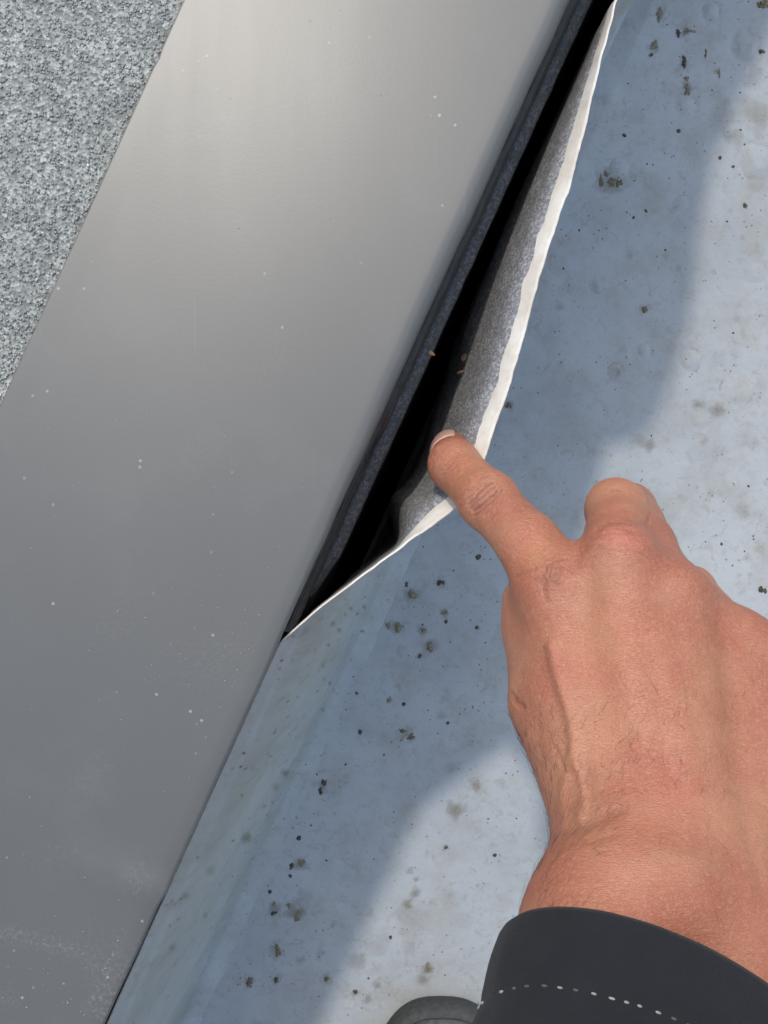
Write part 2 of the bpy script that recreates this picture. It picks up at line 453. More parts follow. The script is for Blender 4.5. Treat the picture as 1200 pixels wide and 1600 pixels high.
_c = np.empty(len(ledge.data.vertices) * 3, np.float32); ledge.data.vertices.foreach_get('co', _c); _c = _c.reshape(-1, 3).astype(float)
_c -= N[None] * np.maximum(0, (-0.022 - _c @ E) * 0.19)[:, None]
ledge.data.vertices.foreach_set('co', _c.astype(np.float32).ravel()); ledge.data.update()
edge_bead = extrude_profile("black_bead", [(-16.0, -9.4), (-15.0, -8.0), (-13.6, -8.4), (-12.5, -10.2), (-12.0, -13.6), (-13.4, -15)], -53.5, 430, 1200, M['bead'], wall, 0.55, 41, smooth=True)  # near-black glossy bead between the metal edge and the felt strip

# ------------------------------------------------------------------ grey coated metal capping
def metal_capping():
    ss = np.concatenate([np.linspace(-1650, -300, 60), np.arange(-295, 296, 2.0), np.linspace(300, 1650, 60)])
    prof = [(-138.45, -2.4), (-138.5, -0.25), (-138.42, -0.06), (-138.2, 0.0), (-137.6, 0.0)]
    prof += [(p, 0.0) for p in np.linspace(-132, -24, 40)]
    prof += [(-21.0, 0.0)]
    for a in np.linspace(0, 90, 9)[1:]:
        prof.append((-19.0 + 4.2 * math.sin(math.radians(a)), -4.2 + 4.2 * math.cos(math.radians(a))))
    prof += [(-14.75, -7.5), (-15.3, -8.6), (-16.2, -8.2), (-16.3, -5.2)]
    prof = np.array(prof); k = len(prof)
    Sg = np.repeat(ss[:, None], k, 1); Pg = np.repeat(prof[None, :, 0], len(ss), 0).copy(); Zg = np.repeat(prof[None, :, 1], len(ss), 0).copy()
    rnd = (Pg > -20.9) & (Zg > -4.25) & (np.arange(k)[None] < k - 4)
    qs = 0.32 + 0.68 * sstep(-90, 60, Sg)
    Pg = np.where(rnd, -14.8 + (Pg + 14.8) * qs, Pg); Zg = np.where(rnd, Zg * qs, Zg)
    flat = sstep(-137.5, -128, Pg) 
    Zg += flat * (0.22 * fbm(Sg / 200, Pg / 70, octv=1, seed=61) + 0.015 * fbm(Sg / 60, Pg / 25, octv=1, seed=62))
    # the edge steps back where the sheet was dressed, near the lower end
    sj, _ = to_sp(246, 1396, 0.45)
    right = sstep(-60, -16, Pg)
    Pg += right * (-0.45 * sstep(sj + 3, sj - 5, Sg) + 0.5 * np.exp(-((Sg - sj - 2) / 5) ** 2) + 0.25 * fbm(Sg / 18, 0 * Sg, octv=2, seed=64))
    Zg += 0.5 * right * np.exp(-((Sg - sj) / 6) ** 2)
    left = sstep(-120, -138, Pg)
    sn, _ = to_sp(250, 92, 0.45)
    Pg += left * (0.5 * np.exp(-((Sg - sn) / 2.0) ** 2) + 0.15 * fbm(Sg / 25, 0 * Sg, octv=2, seed=65))
    o = mesh_obj("metal_capping", SPZ(Sg, Pg, Zg).reshape(-1, 3), grid_faces(len(ss), k), M['metal'])
    co = SPZ(Sg, Pg, Zg).reshape(-1, 3); px, py = project(co)
    dust = 0.05 + 0.95 * sstep(1420, 1600, py) * sstep(0.35, 0.6, 0.5 + 0.6 * fbm(px / 90, py / 60, octv=3, seed=70)) 
    band = np.exp(-((py - (1455 + 0.25 * px)) / 14) ** 2) * sstep(190, 120, px)
    dust = np.maximum(dust, 0.8 * band); dust = np.maximum(dust, 0.5 * np.exp(-(((px - 215) / 26) ** 2 + ((py - 1370) / 35) ** 2)))
    for (bx, by, rx_, ry_, a_) in [(315, 215, 45, 14, .35), (350, 190, 30, 12, .3), (60, 520, 25, 25, .25), (300, 710, 40, 30, .25), (430, 560, 30, 60, .2), (90, 1330, 50, 30, .3), (330, 1030, 70, 50, .28), (180, 980, 60, 80, .2), (150, 1210, 40, 60, .25)]:
        dust = np.maximum(dust, a_ * np.exp(-(((px - bx) + (py - by) * .5) / rx_) ** 2 - ((py - by) / ry_) ** 2))
    fattr(o, 'dust', np.clip(dust, 0, 1))
    return tag(o, "grey powder coated metal capping strip running diagonally beside the gutter", "metal capping")
capping = metal_capping()
# pale grit lying on it
ngr = 330
gs = RNG.uniform(-215, 215, ngr); gp = RNG.uniform(-136, -22, ngr)
gsz = np.abs(RNG.normal(0, 0.13, ngr)) + 0.07
cl = RNG.random(ngr) < 0.35
cs, cp = to_sp(330, 1010, 0.45); gs[cl] = cs + RNG.normal(0, 14, cl.sum()); gp[cl] = np.clip(cp + RNG.normal(0, 14, cl.sum()), -136, -23)
cl2 = RNG.random(ngr) < 0.3
cs, cp = to_sp(90, 1540, 0.45); gs[cl2] = cs + RNG.normal(0, 18, cl2.sum()); gp[cl2] = np.clip(cp + RNG.normal(0, 22, cl2.sum()), -136, -23)
cen = SPZ(gs, gp, 0.22 * fbm(gs / 200, gp / 70, octv=1, seed=61) + 0.015 * fbm(gs / 60, gp / 25, octv=1, seed=62) + gsz * 0.3)
jit = oct_[None] * RNG.uniform(0.6, 1.3, (ngr, 6, 1)) * gsz[:, None, None] * 1e-3
mo = mesh_obj("grit", (cen[:, None] + jit).reshape(-1, 3), (octf[None] + np.arange(ngr)[:, None, None] * 6).reshape(-1, 3), M['grain'], smooth=False)
tag(mo, "pale specks of grit scattered on the grey metal capping", "grit", kind='stuff')

# ------------------------------------------------------------------ roof membrane peeled away from the wall
EDGE_PX = [(440,1003),(500,950),(600,875),(660,831),(715,790),(742,755),(757,718),(775,660),(800,590),(840,440),(885,300),(908,225),(940,90),(962,0)]
es, ep = zip(*[to_sp(x, y, 0.460) for x, y in EDGE_PX])
es = list(es) + [207, 214, 224, 245, 300, 350, 397, 430]; ep = list(ep) + [3, 15, 21, 22, 15, -2, -13, -14.5]  # out of view: edge bulge shaped for the shadow it casts on the floor
es = [-75, -63] + es; ep = [-14.5, -14.5] + ep
def top_p(s):
    p = np.interp(s, es, ep, left=-14.5, right=-14.5)
    return p
ATT = np.array([(-14.65, -8.8), (-13.0, -12.2), (-11.3, -18), (-8.5, -26), (-4.6, -60), (-1.5, -110), (4, -200), (9.5, -285), (14.0, -328), (19.5, -343.5), (29, -349.3)])
def membrane():
    ss = np.concatenate([np.linspace(-1500, -300, 80), np.arange(-296, 470, 1.0), np.linspace(475, 1500, 60)])
    tp = top_p(ss)
    ker = np.exp(-np.linspace(-2, 2, 9) ** 2); ker /= ker.sum()
    tps = tp.copy(); core = slice(84, 84 + 740); tps[core] = np.convolve(tp, ker, 'same')[core]
    sg = np.exp(-np.linspace(-2.5, 2.5, 25) ** 2 / 2); sg /= sg.sum(); far = np.convolve(tps, sg, 'same')
    mixw = sstep(205, 216, ss); mixw[(ss < 200) | (ss > 440)] = 0
    tp = tps * (1 - mixw) + far * mixw
    nctl = len(ATT); nv = 110
    prof = np.zeros((len(ss), nctl, 2))
    w = sstep(-14.5, 16, tp)
    s_c = to_sp(742, 755, 0.46)[0]
    low = sstep(s_c, s_c - 8, ss)
    g = sstep(-4, 15, tp) * (1 - low) + sstep(9, 21, tp) * low
    foot = 1 - 0.55 * sstep(40, 110, ss)
    off = np.array([0, -3.0, -6.6, -9.5, -14.0, -19])
    zz = np.array([-8.0, -11.5, -17.5, -32, -62, -110])
    for k in range(nctl):
        ak = np.full_like(tp, ATT[k][0]) if k < 6 else (ATT[k][0] + 2) * foot - 2
        if k < 6:
            pk = np.maximum(tp + off[k] * g, ak) if k > 0 else tp
            zk = ATT[k][1] * (1 - w) + zz[k] * w
        elif k == 6: pk = np.maximum(ak, 0.45 * (tp - 19) * w + ak * (1 - 0.45 * w)); zk = np.full_like(tp, ATT[k][1])
        else: pk = ak; zk = np.full_like(tp, ATT[k][1])
        prof[:, k, 0] = pk; prof[:, k, 1] = zk
    # chord-length resample (linear then smoothed across v)
    seg = np.array([0.] + [1.0, 1.6, 2.4, 3.0, 4.0, 6.0, 8.0, 4.0, 2.0, 1.2]); kk = np.cumsum(seg); kk /= kk[-1]
    vv = np.linspace(0, 1, nv)
    P = np.zeros((len(ss), nv)); Zm = np.zeros((len(ss), nv))
    def cubic(y):
        # Catmull-Rom in v for all s
        d = np.gradient(y, kk, axis=1)
        idx = np.clip(np.searchsorted(kk, vv, 'right') - 1, 0, nctl - 2)
        h = kk[idx + 1] - kk[idx]; t = (vv - kk[idx]) / h
        y0, y1 = y[:, idx], y[:, idx + 1]; m0, m1 = d[:, idx] * h, d[:, idx + 1] * h
        return (2*t**3-3*t**2+1)*y0 + (t**3-2*t**2+t)*m0 + (-2*t**3+3*t**2)*y1 + (t**3-t**2)*m1
    P = cubic(prof[:, :, 0]); Zm = cubic(prof[:, :, 1])
    S = np.repeat(ss[:, None], nv, 1)
    arc = np.concatenate([np.zeros((len(ss), 1)), np.cumsum(np.hypot(np.diff(P, axis=1), np.diff(Zm, axis=1)), 1)], 1)
    # long wrinkles in the skin, drawn towards the torn corner, and a ragged cut edge
    fade = sstep(8, 100, arc) 
    P += fade * sstep(345, 300, arc) * (2.0 * fbm(S / 150 + arc / 80, arc / 42 - S / 110, octv=2, seed=81) + 1.3 * fbm(S / 60 - arc / 60, arc / 22 + S / 70, octv=3, seed=82))
    ridge = np.abs(fbm(S / 70 + arc / 90, arc / 26 - S / 60, octv=2, seed=86)); P += fade * 0.9 * np.exp(-(ridge / 0.05) ** 2)
    rag = 0.5 * fbm(ss / 5, 0 * ss, octv=4, seed=83) + 0.9 * np.maximum(0, vnoise(ss / 11, 0 * ss + 4, seed=84)) ** 3
    rg = rag[:, None] * sstep(5, 0, arc) * np.clip(w, 0.15, 1)[:, None]
    P += rg; Zm += 0.8 * rg
    P[:, -6:] += 1.6 * fbm(S[:, -6:] / 26, 0 * S[:, -6:], octv=3, seed=85)
    outer = SPZ(S, P, Zm)
    # inner skin, offset by the sheet's thickness
    du = np.gradient(outer, axis=0); dv = np.gradient(outer, axis=1)
    nr = np.cross(du, dv); nr /= np.linalg.norm(nr, axis=-1, keepdims=True) + 1e-12
    sgn = np.sign((nr @ N).mean()); nr *= sgn
    th = 0.0006 * (1 - 0.4 * sstep(0.9, 1.0, vv))[None, :, None]
    inner = outer - nr * th
    fo = grid_faces(len(ss), nv)
    if sgn < 0: fo = fo[:, ::-1]
    root = mesh_obj("roof_membrane", outer.reshape(-1, 3), fo, M['coatm'])
    d = 0.35 * sstep(0.35, 0.7, fbm(S / 6, arc / 14, octv=3, seed=90)) * sstep(8, 0, np.abs(arc - 12)) * 0
    for (bx, by, br, st) in [(386,1310,9,.6),(446,1208,8,.5),(430,1230,8,.4),(330,1360,9,.4),(290,1400,7,.4),(268,1480,7,.45),(320,1430,6,.4),(395,1200,6,.35),(520,975,6,.5),(530,985,5,.5),(505,1040,5,.4)]:
        px, py = project(outer.reshape(-1, 3)); px = px.reshape(S.shape); py = py.reshape(S.shape)
        q = np.hypot(px - bx, py - by) / br / (1 + 0.5 * fbm(px / br, py / br, octv=2, seed=int(by)))
        d = np.maximum(d, st * np.exp(-q ** 2))
    for q in range(70):
        s0 = RNG.uniform(-230, -50); i0 = int(np.argmin(np.abs(ss - s0))); j0 = int(RNG.integers(6, nv - 4))
        bx, by = px[i0, j0], py[i0, j0]; br = RNG.uniform(1.6, 4.0)
        sl_ = slice(max(0, i0 - 14), i0 + 15)
        qd = np.hypot(px[sl_] - bx, py[sl_] - by) / br / (0.9 + 0.6 * fbm(px[sl_] / br, py[sl_] / br, octv=2, seed=q))
        d[sl_] = np.maximum(d[sl_], RNG.uniform(.25, .65) * np.exp(-qd ** 2))
    fattr(root, 'dirt', d)
    tag(root, "pale coated roof membrane peeled away from under the metal edge", "roof membrane")
    # backing: white selvage along the top edge (also the cut edge), sanded felt below it
    lim = 6.6 + 1.3 * fbm(ss / 6, 0 * ss + 2, octv=3, seed=88)
    m = np.array([np.interp(l, arc[i], np.arange(nv)) for i, l in enumerate(lim)])
    cut = int(round(np.median(m[200:500])))
    # slide the rows so the selvage ends exactly on row "cut"
    base_rows = np.arange(nv, dtype=float)
    rows_s = np.linspace(0, 1, cut + 1)
    def sample(i, r):
        k = np.clip(r.astype(int), 0, nv - 2); f = (r - k)[:, None]
        return inner[i][k] * (1 - f) + inner[i][k + 1] * f
    selv = np.zeros((len(ss), cut + 2, 3)); back = np.zeros((len(ss), nv - cut, 3))
    for i in range(len(ss)):
        selv[i, 0] = outer[i, 0]; selv[i, 1:] = sample(i, rows_s * m[i])
        back[i] = sample(i, np.linspace(m[i], nv - 1, nv - cut))
    f1 = grid_faces(len(ss), cut + 2)
    mesh_obj("selvage_strip", selv.reshape(-1, 3), f1[:, ::-1] if sgn > 0 else f1, M['selv'], root)
    f2 = grid_faces(len(ss), nv - cut)
    mesh_obj("felt_backing", back.reshape(-1, 3), f2[:, ::-1] if sgn > 0 else f2, M['feltb'], root)
    return root, ss, inner, arc
memb, MS, MIN, MARC = membrane()

# ------------------------------------------------------------------ the hand
def rcone(X, a, b, ra, rb):
    ba = b - a; l2 = ba @ ba; 
    pa = X - a
    t = np.clip((pa @ ba) / l2, 0, 1)
    return np.linalg.norm(pa - t[..., None] * ba, axis=-1) - (ra + (rb - ra) * t)

class Field:
    def __init__(self, lo, hi, h):
        self.lo = np.array(lo); self.h = h
        self.n = np.ceil((np.array(hi) - self.lo) / h).astype(int) + 1
        self.v = np.full(self.n, 0.05, np.float32)
    def add(self, a, b, ra, rb, k):
        m = max(ra, rb) + k + 0.008
        lo = np.clip(((np.minimum(a, b) - m - self.lo) / self.h).astype(int), 0, self.n - 1)
        hi = np.clip(((np.maximum(a, b) + m - self.lo) / self.h).astype(int) + 2, 1, self.n)
        ax = [self.lo[i] + self.h * np.arange(lo[i], hi[i]) for i in range(3)]
        X = np.stack(np.meshgrid(*ax, indexing='ij'), -1)
        d = rcone(X, a, b, ra, rb).astype(np.float32)
        sl = tuple(slice(lo[i], hi[i]) for i in range(3))
        c = self.v[sl]
        hh = np.clip(0.5 + 0.5 * (c - d) / k, 0, 1)
        self.v[sl] = np.minimum(c, c * (1 - hh) + d * hh - k * hh * (1 - hh))
    def union(self, other, k):
        c, d = self.v, other.v
        hh = np.clip(0.5 + 0.5 * (c - d) / k, 0, 1)
        self.v = c * (1 - hh) + d * hh - k * hh * (1 - hh)
    def mesh(self):
        v = self.v; s = v < 0
        n = self.n; cn = n - 1
        acc = np.zeros((*cn, 3), np.float32); cnt = np.zeros(cn, np.float32)
        for axn in range(3):
            o1, o2 = [a for a in range(3) if a != axn]
            for i in (0, 1):
                for j in (0, 1):
                    sl0 = [slice(0, cn[0]), slice(0, cn[1]), slice(0, cn[2])]
                    sl0[o1] = slice(i, cn[o1] + i); sl0[o2] = slice(j, cn[o2] + j)
                    sl1 = list(sl0); sl1[axn] = slice(1, cn[axn] + 1)
                    a, b = v[tuple(sl0)], v[tuple(sl1)]
                    cr = (a < 0) != (b < 0)
                    t = np.where(cr, a / np.where(cr, a - b, 1), 0)
                    cnt += cr
                    acc[..., axn] += np.where(cr, t, 0); acc[..., o1] += cr * i; acc[..., o2] += cr * j
        act = cnt > 0
        idx = -np.ones(cn, np.int64); idx[act] = np.arange(act.sum())
        cells = np.argwhere(act)
        verts = self.lo + self.h * (cells + acc[act] / cnt[act][:, None])
        quads = []
        for axn in range(3):
            o1, o2 = [(1, 2), (2, 0), (0, 1)][axn]
            sl0 = [slice(1, cn[0]), slice(1, cn[1]), slice(1, cn[2])]
            sl0[axn] = slice(0, cn[axn])
            sl1 = list(sl0); sl1[axn] = slice(1, cn[axn] + 1)
            a, b = s[tuple(sl0)], s[tuple(sl1)]
            e = np.argwhere(a != b)
            if len(e) == 0: continue
            off = np.array([1, 1, 1]); off[axn] = 0
            g = e + off
            u1 = np.zeros(3, int); u1[o1] = 1; u2 = np.zeros(3, int); u2[o2] = 1
            q = np.stack([idx[tuple((g - u1 - u2).T)], idx[tuple((g - u2).T)], idx[tuple(g.T)], idx[tuple((g - u1).T)]], -1)
            flip = ~a[tuple(e.T)]
            q[flip] = q[flip][:, ::-1]
            quads.append(q)
        q = np.concatenate(quads)
        return verts, q[(q >= 0).all(1)]

LO, HI = (0.005, -0.215, -0.075), (0.150, 0.045, 0.175)
H = 0.0009
def chain(fld, pts, k):
    for (a, b) in zip(pts[:-1], pts[1:]):
        fld.add(W(*a[:3]), W(*b[:3]), a[3] * 1e-3, b[3] * 1e-3, k * 1e-3)
hand = Field(LO, HI, H)
# back of the hand: four metacarpals and the palm under them
chain(hand, [(872, 922, .411, 10.6), (965, 1300, .380, 12)], 9)
chain(hand, [(966, 876, .405, 11.2), (1030, 1300, .374, 13)], 9)
chain(hand, [(1046, 934, .405, 11.0), (1085, 1300, .374, 13)], 9)
chain(hand, [(1182, 1030, .409, 10.6), (1200, 1310, .384, 12)], 9)
chain(hand, [(1096, 966, .410, 9.6), (1130, 1300, .382, 11)], 9)
chain(hand, [(1142, 1002, .411, 9.6), (1165, 1300, .383, 11)], 9)
chain(hand, [(960, 1010, .432, 13), (1070, 1270, .402, 16)], 9)
chain(hand, [(1190, 1090, .428, 13), (1180, 1300, .402, 14)], 9)
# middle, ring and little finger, folded into the palm
mid = Field(LO, HI, H)
chain(mid, [(966, 874, .406, 10.6), (966, 835, .418, 10.2), (963, 796, .434, 10.2), (975, 850, .463, 8.8), (990, 905, .452, 8.0)], 3)
ring = Field(LO, HI, H)
chain(ring, [(1046, 934, .408, 10.2), (1012, 855, .426, 9.2), (986, 795, .454, 8.5), (1010, 870, .474, 8.2), (1020, 925, .462, 7.5)], 3)
pink = Field(LO, HI, H)
chain(pink, [(1160, 1020, .412, 9.4), (1080, 922, .448, 8.0), (1078, 975, .468, 7.4), (1070, 1010, .456, 7.0)], 3)
hand.union(mid, 0.008); hand.union(ring, 0.009); hand.union(pink, 0.009)
# web of muscle between thumb and index
web = Field(LO, HI, H)
chain(web, [(846, 955, .422, 8.6), (888, 1110, .406, 10.2), (945, 1255, .391, 11.5)], 6)
hand.union(web, 0.013)
# thumb pressed along the side
th = Field(LO, HI, H)
chain(th, [(928, 1262, .392, 12.0), (853, 1100, .415, 10.8), (834, 985, .430, 9.3), (822, 938, .434, 7.9)], 5)
hand.union(th, 0.012)
# index finger
idx = Field(LO, HI, H)
chain(idx, [(872, 922, .411, 10.4), (826, 850, .421, 10.0), (763, 782, .440, 9.7), (709, 726, .461, 8.8), (706, 706, .481, 7.8)], 4)
hand.union(idx, 0.009)
# wrist and forearm
arm = Field(LO, HI, H)
chain(arm, [(962, 1362, .372, 19.6), (947, 1450, .357, 21.8), (905, 1640, .330, 25), (880, 1800, .315, 27)], 10)
chain(arm, [(1110, 1360, .374, 19.0), (1112, 1450, .367, 20), (1112, 1640, .352, 22), (1112, 1800, .338, 24)], 14)
chain(arm, [(1010, 1240, .386, 12), (1030, 1400, .358, 18)], 12)
chain(arm, [(968, 1245, .389, 11.5), (985, 1400, .362, 18)], 12)
hand.union(arm, 0.009)
hv, hq = hand.mesh()
# one round of smoothing, then subdivide and sculpt
person = mesh_obj("person", hv, hq, None)
md = person.modifiers.new("smooth", 'SMOOTH'); md.factor = 0.5; md.iterations = 5
md = person.modifiers.new("sub", 'SUBSURF'); md.levels = 1; md.render_levels = 1
dg = bpy.context.evaluated_depsgraph_get()
me2 = bpy.data.meshes.new_from_object(person.evaluated_get(dg))
person.modifiers.clear(); old = person.data; person.data = me2; bpy.data.meshes.remove(old); me2.name = "person"
nvt = len(me2.vertices)
co = np.empty(nvt * 3, np.float32); me2.vertices.foreach_get('co', co); co = co.reshape(-1, 3).astype(float)
nm = np.empty(nvt * 3, np.float32); me2.vertices.foreach_get('normal', nm); nm = nm.reshape(-1, 3).astype(float)
hpx, hpy = project(co)
view = np.array([0, 0, CAM_H]) - co; view /= np.linalg.norm(view, axis=1, keepdims=True)
facing = np.clip(((nm * view).sum(1)) / 0.5, 0, 1)
disp = np.zeros(nvt); crease = np.zeros(nvt)
def polydist(pts):
    d = np.full(nvt, 1e9)
    for (x0, y0), (x1, y1) in zip(pts[:-1], pts[1:]):
        dx, dy = x1 - x0, y1 - y0; l2 = dx * dx + dy * dy + 1e-9
        t = np.clip(((hpx - x0) * dx + (hpy - y0) * dy) / l2, 0, 1)
        d = np.minimum(d, np.hypot(hpx - x0 - t * dx, hpy - y0 - t * dy))
    return d
def stroke(pts, w, amp, cr=0.0, crw=None):
    global disp, crease
    d = polydist(pts); g = np.exp(-(d / w) ** 2)
    ends = 1.0
    disp += amp * (1.35 if amp < 0 and w < 3.2 else 1.0) * 1e-3 * g * facing
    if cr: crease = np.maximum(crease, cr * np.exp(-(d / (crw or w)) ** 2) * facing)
def arcpts(cx, cy, ux, uy, half, bow, n=7, jit=1.2, rr=random):
    """curve through (cx,cy), running along (ux,uy), bowed sideways"""
    out = []
    for i in range(n):
        t = -1 + 2 * i / (n - 1)
        out.append((cx + ux * half * t - uy * bow * (1 - t * t) + rr.uniform(-jit, jit), cy + uy * half * t + ux * bow * (1 - t * t) + rr.uniform(-jit, jit)))
    return out
U = (-0.676, -0.737); V = (0.737, -0.676)    # along / across the index finger in the photograph
# first interphalangeal joint of the index: a soft knuckle pad crossed by creases
def pad(cx, cy, rx, ry, amp, ang=0.0):
    global disp
    c, s = math.cos(ang), math.sin(ang)
    x = (hpx - cx) * c + (hpy - cy) * s; y = -(hpx - cx) * s + (hpy - cy) * c
    disp += amp * 1e-3 * np.exp(-((x / rx) ** 2 + (y / ry) ** 2)) * facing
pad(760, 781, 24, 18, 0.25)
for o_, half, bow, a, cr in [(-16, 20, -4, -.16, .28), (-9, 27, -5, -.28, .6), (-3, 30, -3, -.42, 1.0), (4, 30, 2, -.32, .7), (10, 26, 5, -.36, .85), (17, 20, 6, -.18, .3), (24, 14, 5, -.10, .18)]:
    stroke(arcpts(757 + U[0] * o_, 779 + U[1] * o_, V[0], V[1], half * random.uniform(.8, 1.1), -0.4 * bow, 8, 1.6), 2.4, a, cr * 0.85, 1.9)
for i in range(26):   # short fine lines around the joint
    o_ = random.uniform(-34, 26); q = random.uniform(-26, 26); L = random.uniform(5, 13); an = random.uniform(-0.5, 0.5)
    ux, uy = V[0] * math.cos(an) - V[1] * math.sin(an), V[0] * math.sin(an) + V[1] * math.cos(an)
    stroke(arcpts(757 + U[0] * o_ + V[0] * q, 779 + U[1] * o_ + V[1] * q, ux, uy, L, random.uniform(-2, 2), 4, 0.6), 1.8, -0.09, 0.22, 1.5)
# last joint
for o_, a in [(-5, -.10), (2, -.14), (8, -.10)]:
    stroke(arcpts(702 + U[0] * o_, 724 + U[1] * o_, V[0], V[1], 22, 5), 2.2, a, .12, 1.6)
# index knuckle: criss-cross net and the dark fold beside it
pad(876, 900, 26, 26, 0.8)
for i in range(16):
    an = random.choice([0.5, 1.1, 2.0, 2.5]) + random.uniform(-0.25, 0.25); q = random.uniform(-16, 16); r_ = random.uniform(-18, 18)
    stroke(arcpts(866 + q, 896 + r_, math.cos(an), math.sin(an), random.uniform(8, 16), random.uniform(-2, 2), 5, 0.8), 1.8, -0.12, 0.34, 1.5)
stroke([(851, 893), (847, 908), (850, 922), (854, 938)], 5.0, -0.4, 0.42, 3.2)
stroke([(836, 905), (846, 912), (858, 908), (872, 915)], 3.0, -0.15, 0.25, 2.2)
stroke([(840, 920), (850, 925), (866, 922)], 2.6, -0.12, 0.2, 2)
stroke([(846, 908), (858, 905), (868, 912)], 2.5, -0.25, 0.4, 1.8)
stroke([(806, 901), (820, 894), (836, 888)], 3.0, -0.35, 0.25, 2)
# middle knuckle: pale dome with crescent lines, fold under it where the finger turns down
pad(966, 846, 46, 26, 0.9)
stroke([(934, 826), (950, 818), (972, 815), (1000, 818), (1022, 826)], 5, -0.6, 0.30, 3)
for i in range(26):
    q = random.uniform(-44, 40); r_ = random.uniform(-18, 24)
    stroke(arcpts(966 + q, 846 + r_, 1, 0.12 + q * 0.006, random.uniform(7, 18), random.uniform(-3, -1), 5, 0.9), 1.9, -0.10, 0.26, 1.5)
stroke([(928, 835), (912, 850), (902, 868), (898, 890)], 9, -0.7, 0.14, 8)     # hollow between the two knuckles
stroke([(893, 842), (905, 838), (925, 826)], 5, 0.25)
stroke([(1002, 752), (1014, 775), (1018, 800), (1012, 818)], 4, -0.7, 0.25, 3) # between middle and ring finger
stroke([(955, 767), (962, 764), (968, 767)], 1.6, -0.1, 0.5, 1.4)
# tendons and veins on the back of the hand
stroke([(862, 1010), (868, 1045), (880, 1085), (893, 1125), (899, 1165), (903, 1195)], 10, 1.0)
stroke([(850, 1020), (858, 1055), (868, 1095), (880, 1135), (884, 1175)], 10, -0.40, 0.14, 9)
stroke([(903, 1195), (912, 1225), (914, 1250), (905, 1280)], 8, 0.8)
stroke([(895, 1170), (887, 1200), (880, 1240), (882, 1285)], 8, 0.6)
stroke([(912, 1190), (922, 1215), (922, 1240)], 7, -0.35, 0.22, 6)
stroke([(868, 1170), (876, 1190), (884, 1205)], 4.5, -0.5, 0.2, 4)
stroke([(800, 1085), (806, 1098), (818, 1105)], 4, -0.7, 0.25, 4)
stroke([(820, 1000), (830, 1050), (838, 1100)], 14, 0.5)
stroke([(880, 1305), (910, 1290), (950, 1275), (975, 1262)], 10, -0.55, 0.18, 9)  # wrist fold
stroke([(885, 1318), (925, 1312), (960, 1305)], 6, -0.3, 0.1, 6)
stroke([(940, 960), (985, 1100), (1020, 1230)], 20, 0.3)
stroke([(1030, 980), (1060, 1100), (1080, 1230)], 20, 0.5)
stroke([(900, 990), (940, 1090), (975, 1180)], 18, -0.15)
stroke([(1005, 1000), (1030, 1110), (1050, 1210)], 16, -0.35)
stroke([(1168, 1290), (1185, 1350), (1200, 1400)], 16, -0.8)
disp += 0.00035 * fbm(co[:, 0] * 70, co[:, 1] * 70, co[:, 2] * 70, octv=3, seed=120)
disp += 0.00010 * fbm(co[:, 0] * 420, co[:, 1] * 700, co[:, 2] * 420, octv=2, seed=121) * facing
co2 = co + nm * disp[:, None]
me2.vertices.foreach_set('co', co2.astype(np.float32).ravel()); me2.update()
me2.polygons.foreach_set("use_smooth", np.ones(len(me2.polygons), bool))
# pigment: browner on the fingers, pink over the knuckles, redder across the back
tint = np.tile(np.array([0.47, 0.205, 0.135]), (nvt, 1))
def blob(cx, cy, rx, ry, col, amt, ang=0.0):
    global tint
    c, s = math.cos(ang), math.sin(ang)
    x = (hpx - cx) * c + (hpy - cy) * s; y = -(hpx - cx) * s + (hpy - cy) * c
    wv = amt * np.exp(-((x / rx) ** 2 + (y / ry) ** 2))[:, None]
    tint = tint * (1 - wv) + np.array(col) * wv
blob(835, 862, 34, 30, (0.58, 0.32, 0.17), 0.7)
blob(720, 740, 50, 40, (0.56, 0.29, 0.18), 0.6)
blob(757, 779, 26, 24, (0.42, 0.19, 0.15), 0.75)
blob(866, 898, 22, 24, (0.40, 0.19, 0.13), 0.6)
blob(970, 842, 46, 22, (0.62, 0.25, 0.20), 0.8)
blob(965, 780, 50, 30, (0.50, 0.20, 0.125), 0.6)
blob(925, 1030, 60, 60, (0.55, 0.20, 0.115), 0.65)
blob(960, 1120, 60, 60, (0.55, 0.20, 0.12), 0.45)
blob(1010, 1000, 70, 50, (0.57, 0.29, 0.175), 0.5)
blob(1110, 1090, 90, 90, (0.54, 0.28, 0.165), 0.55)
blob(850, 1180, 45, 110, (0.43, 0.21, 0.135), 0.6)
blob(905, 1270, 50, 40, (0.40, 0.20, 0.135), 0.6)
blob(1090, 1260, 80, 60, (0.55, 0.23, 0.15), 0.5)
blob(800, 960, 30, 60, (0.46, 0.19, 0.125), 0.5)
cattr(person, 'skin_tint', tint * np.array([0.765, 0.61, 0.535])); fattr(person, 'crease', crease)
person.data.materials.clear(); person.data.materials.append(M['skin'])
tag(person, "right hand and wrist in a dark sleeve, index finger pointing into the gap", "person")

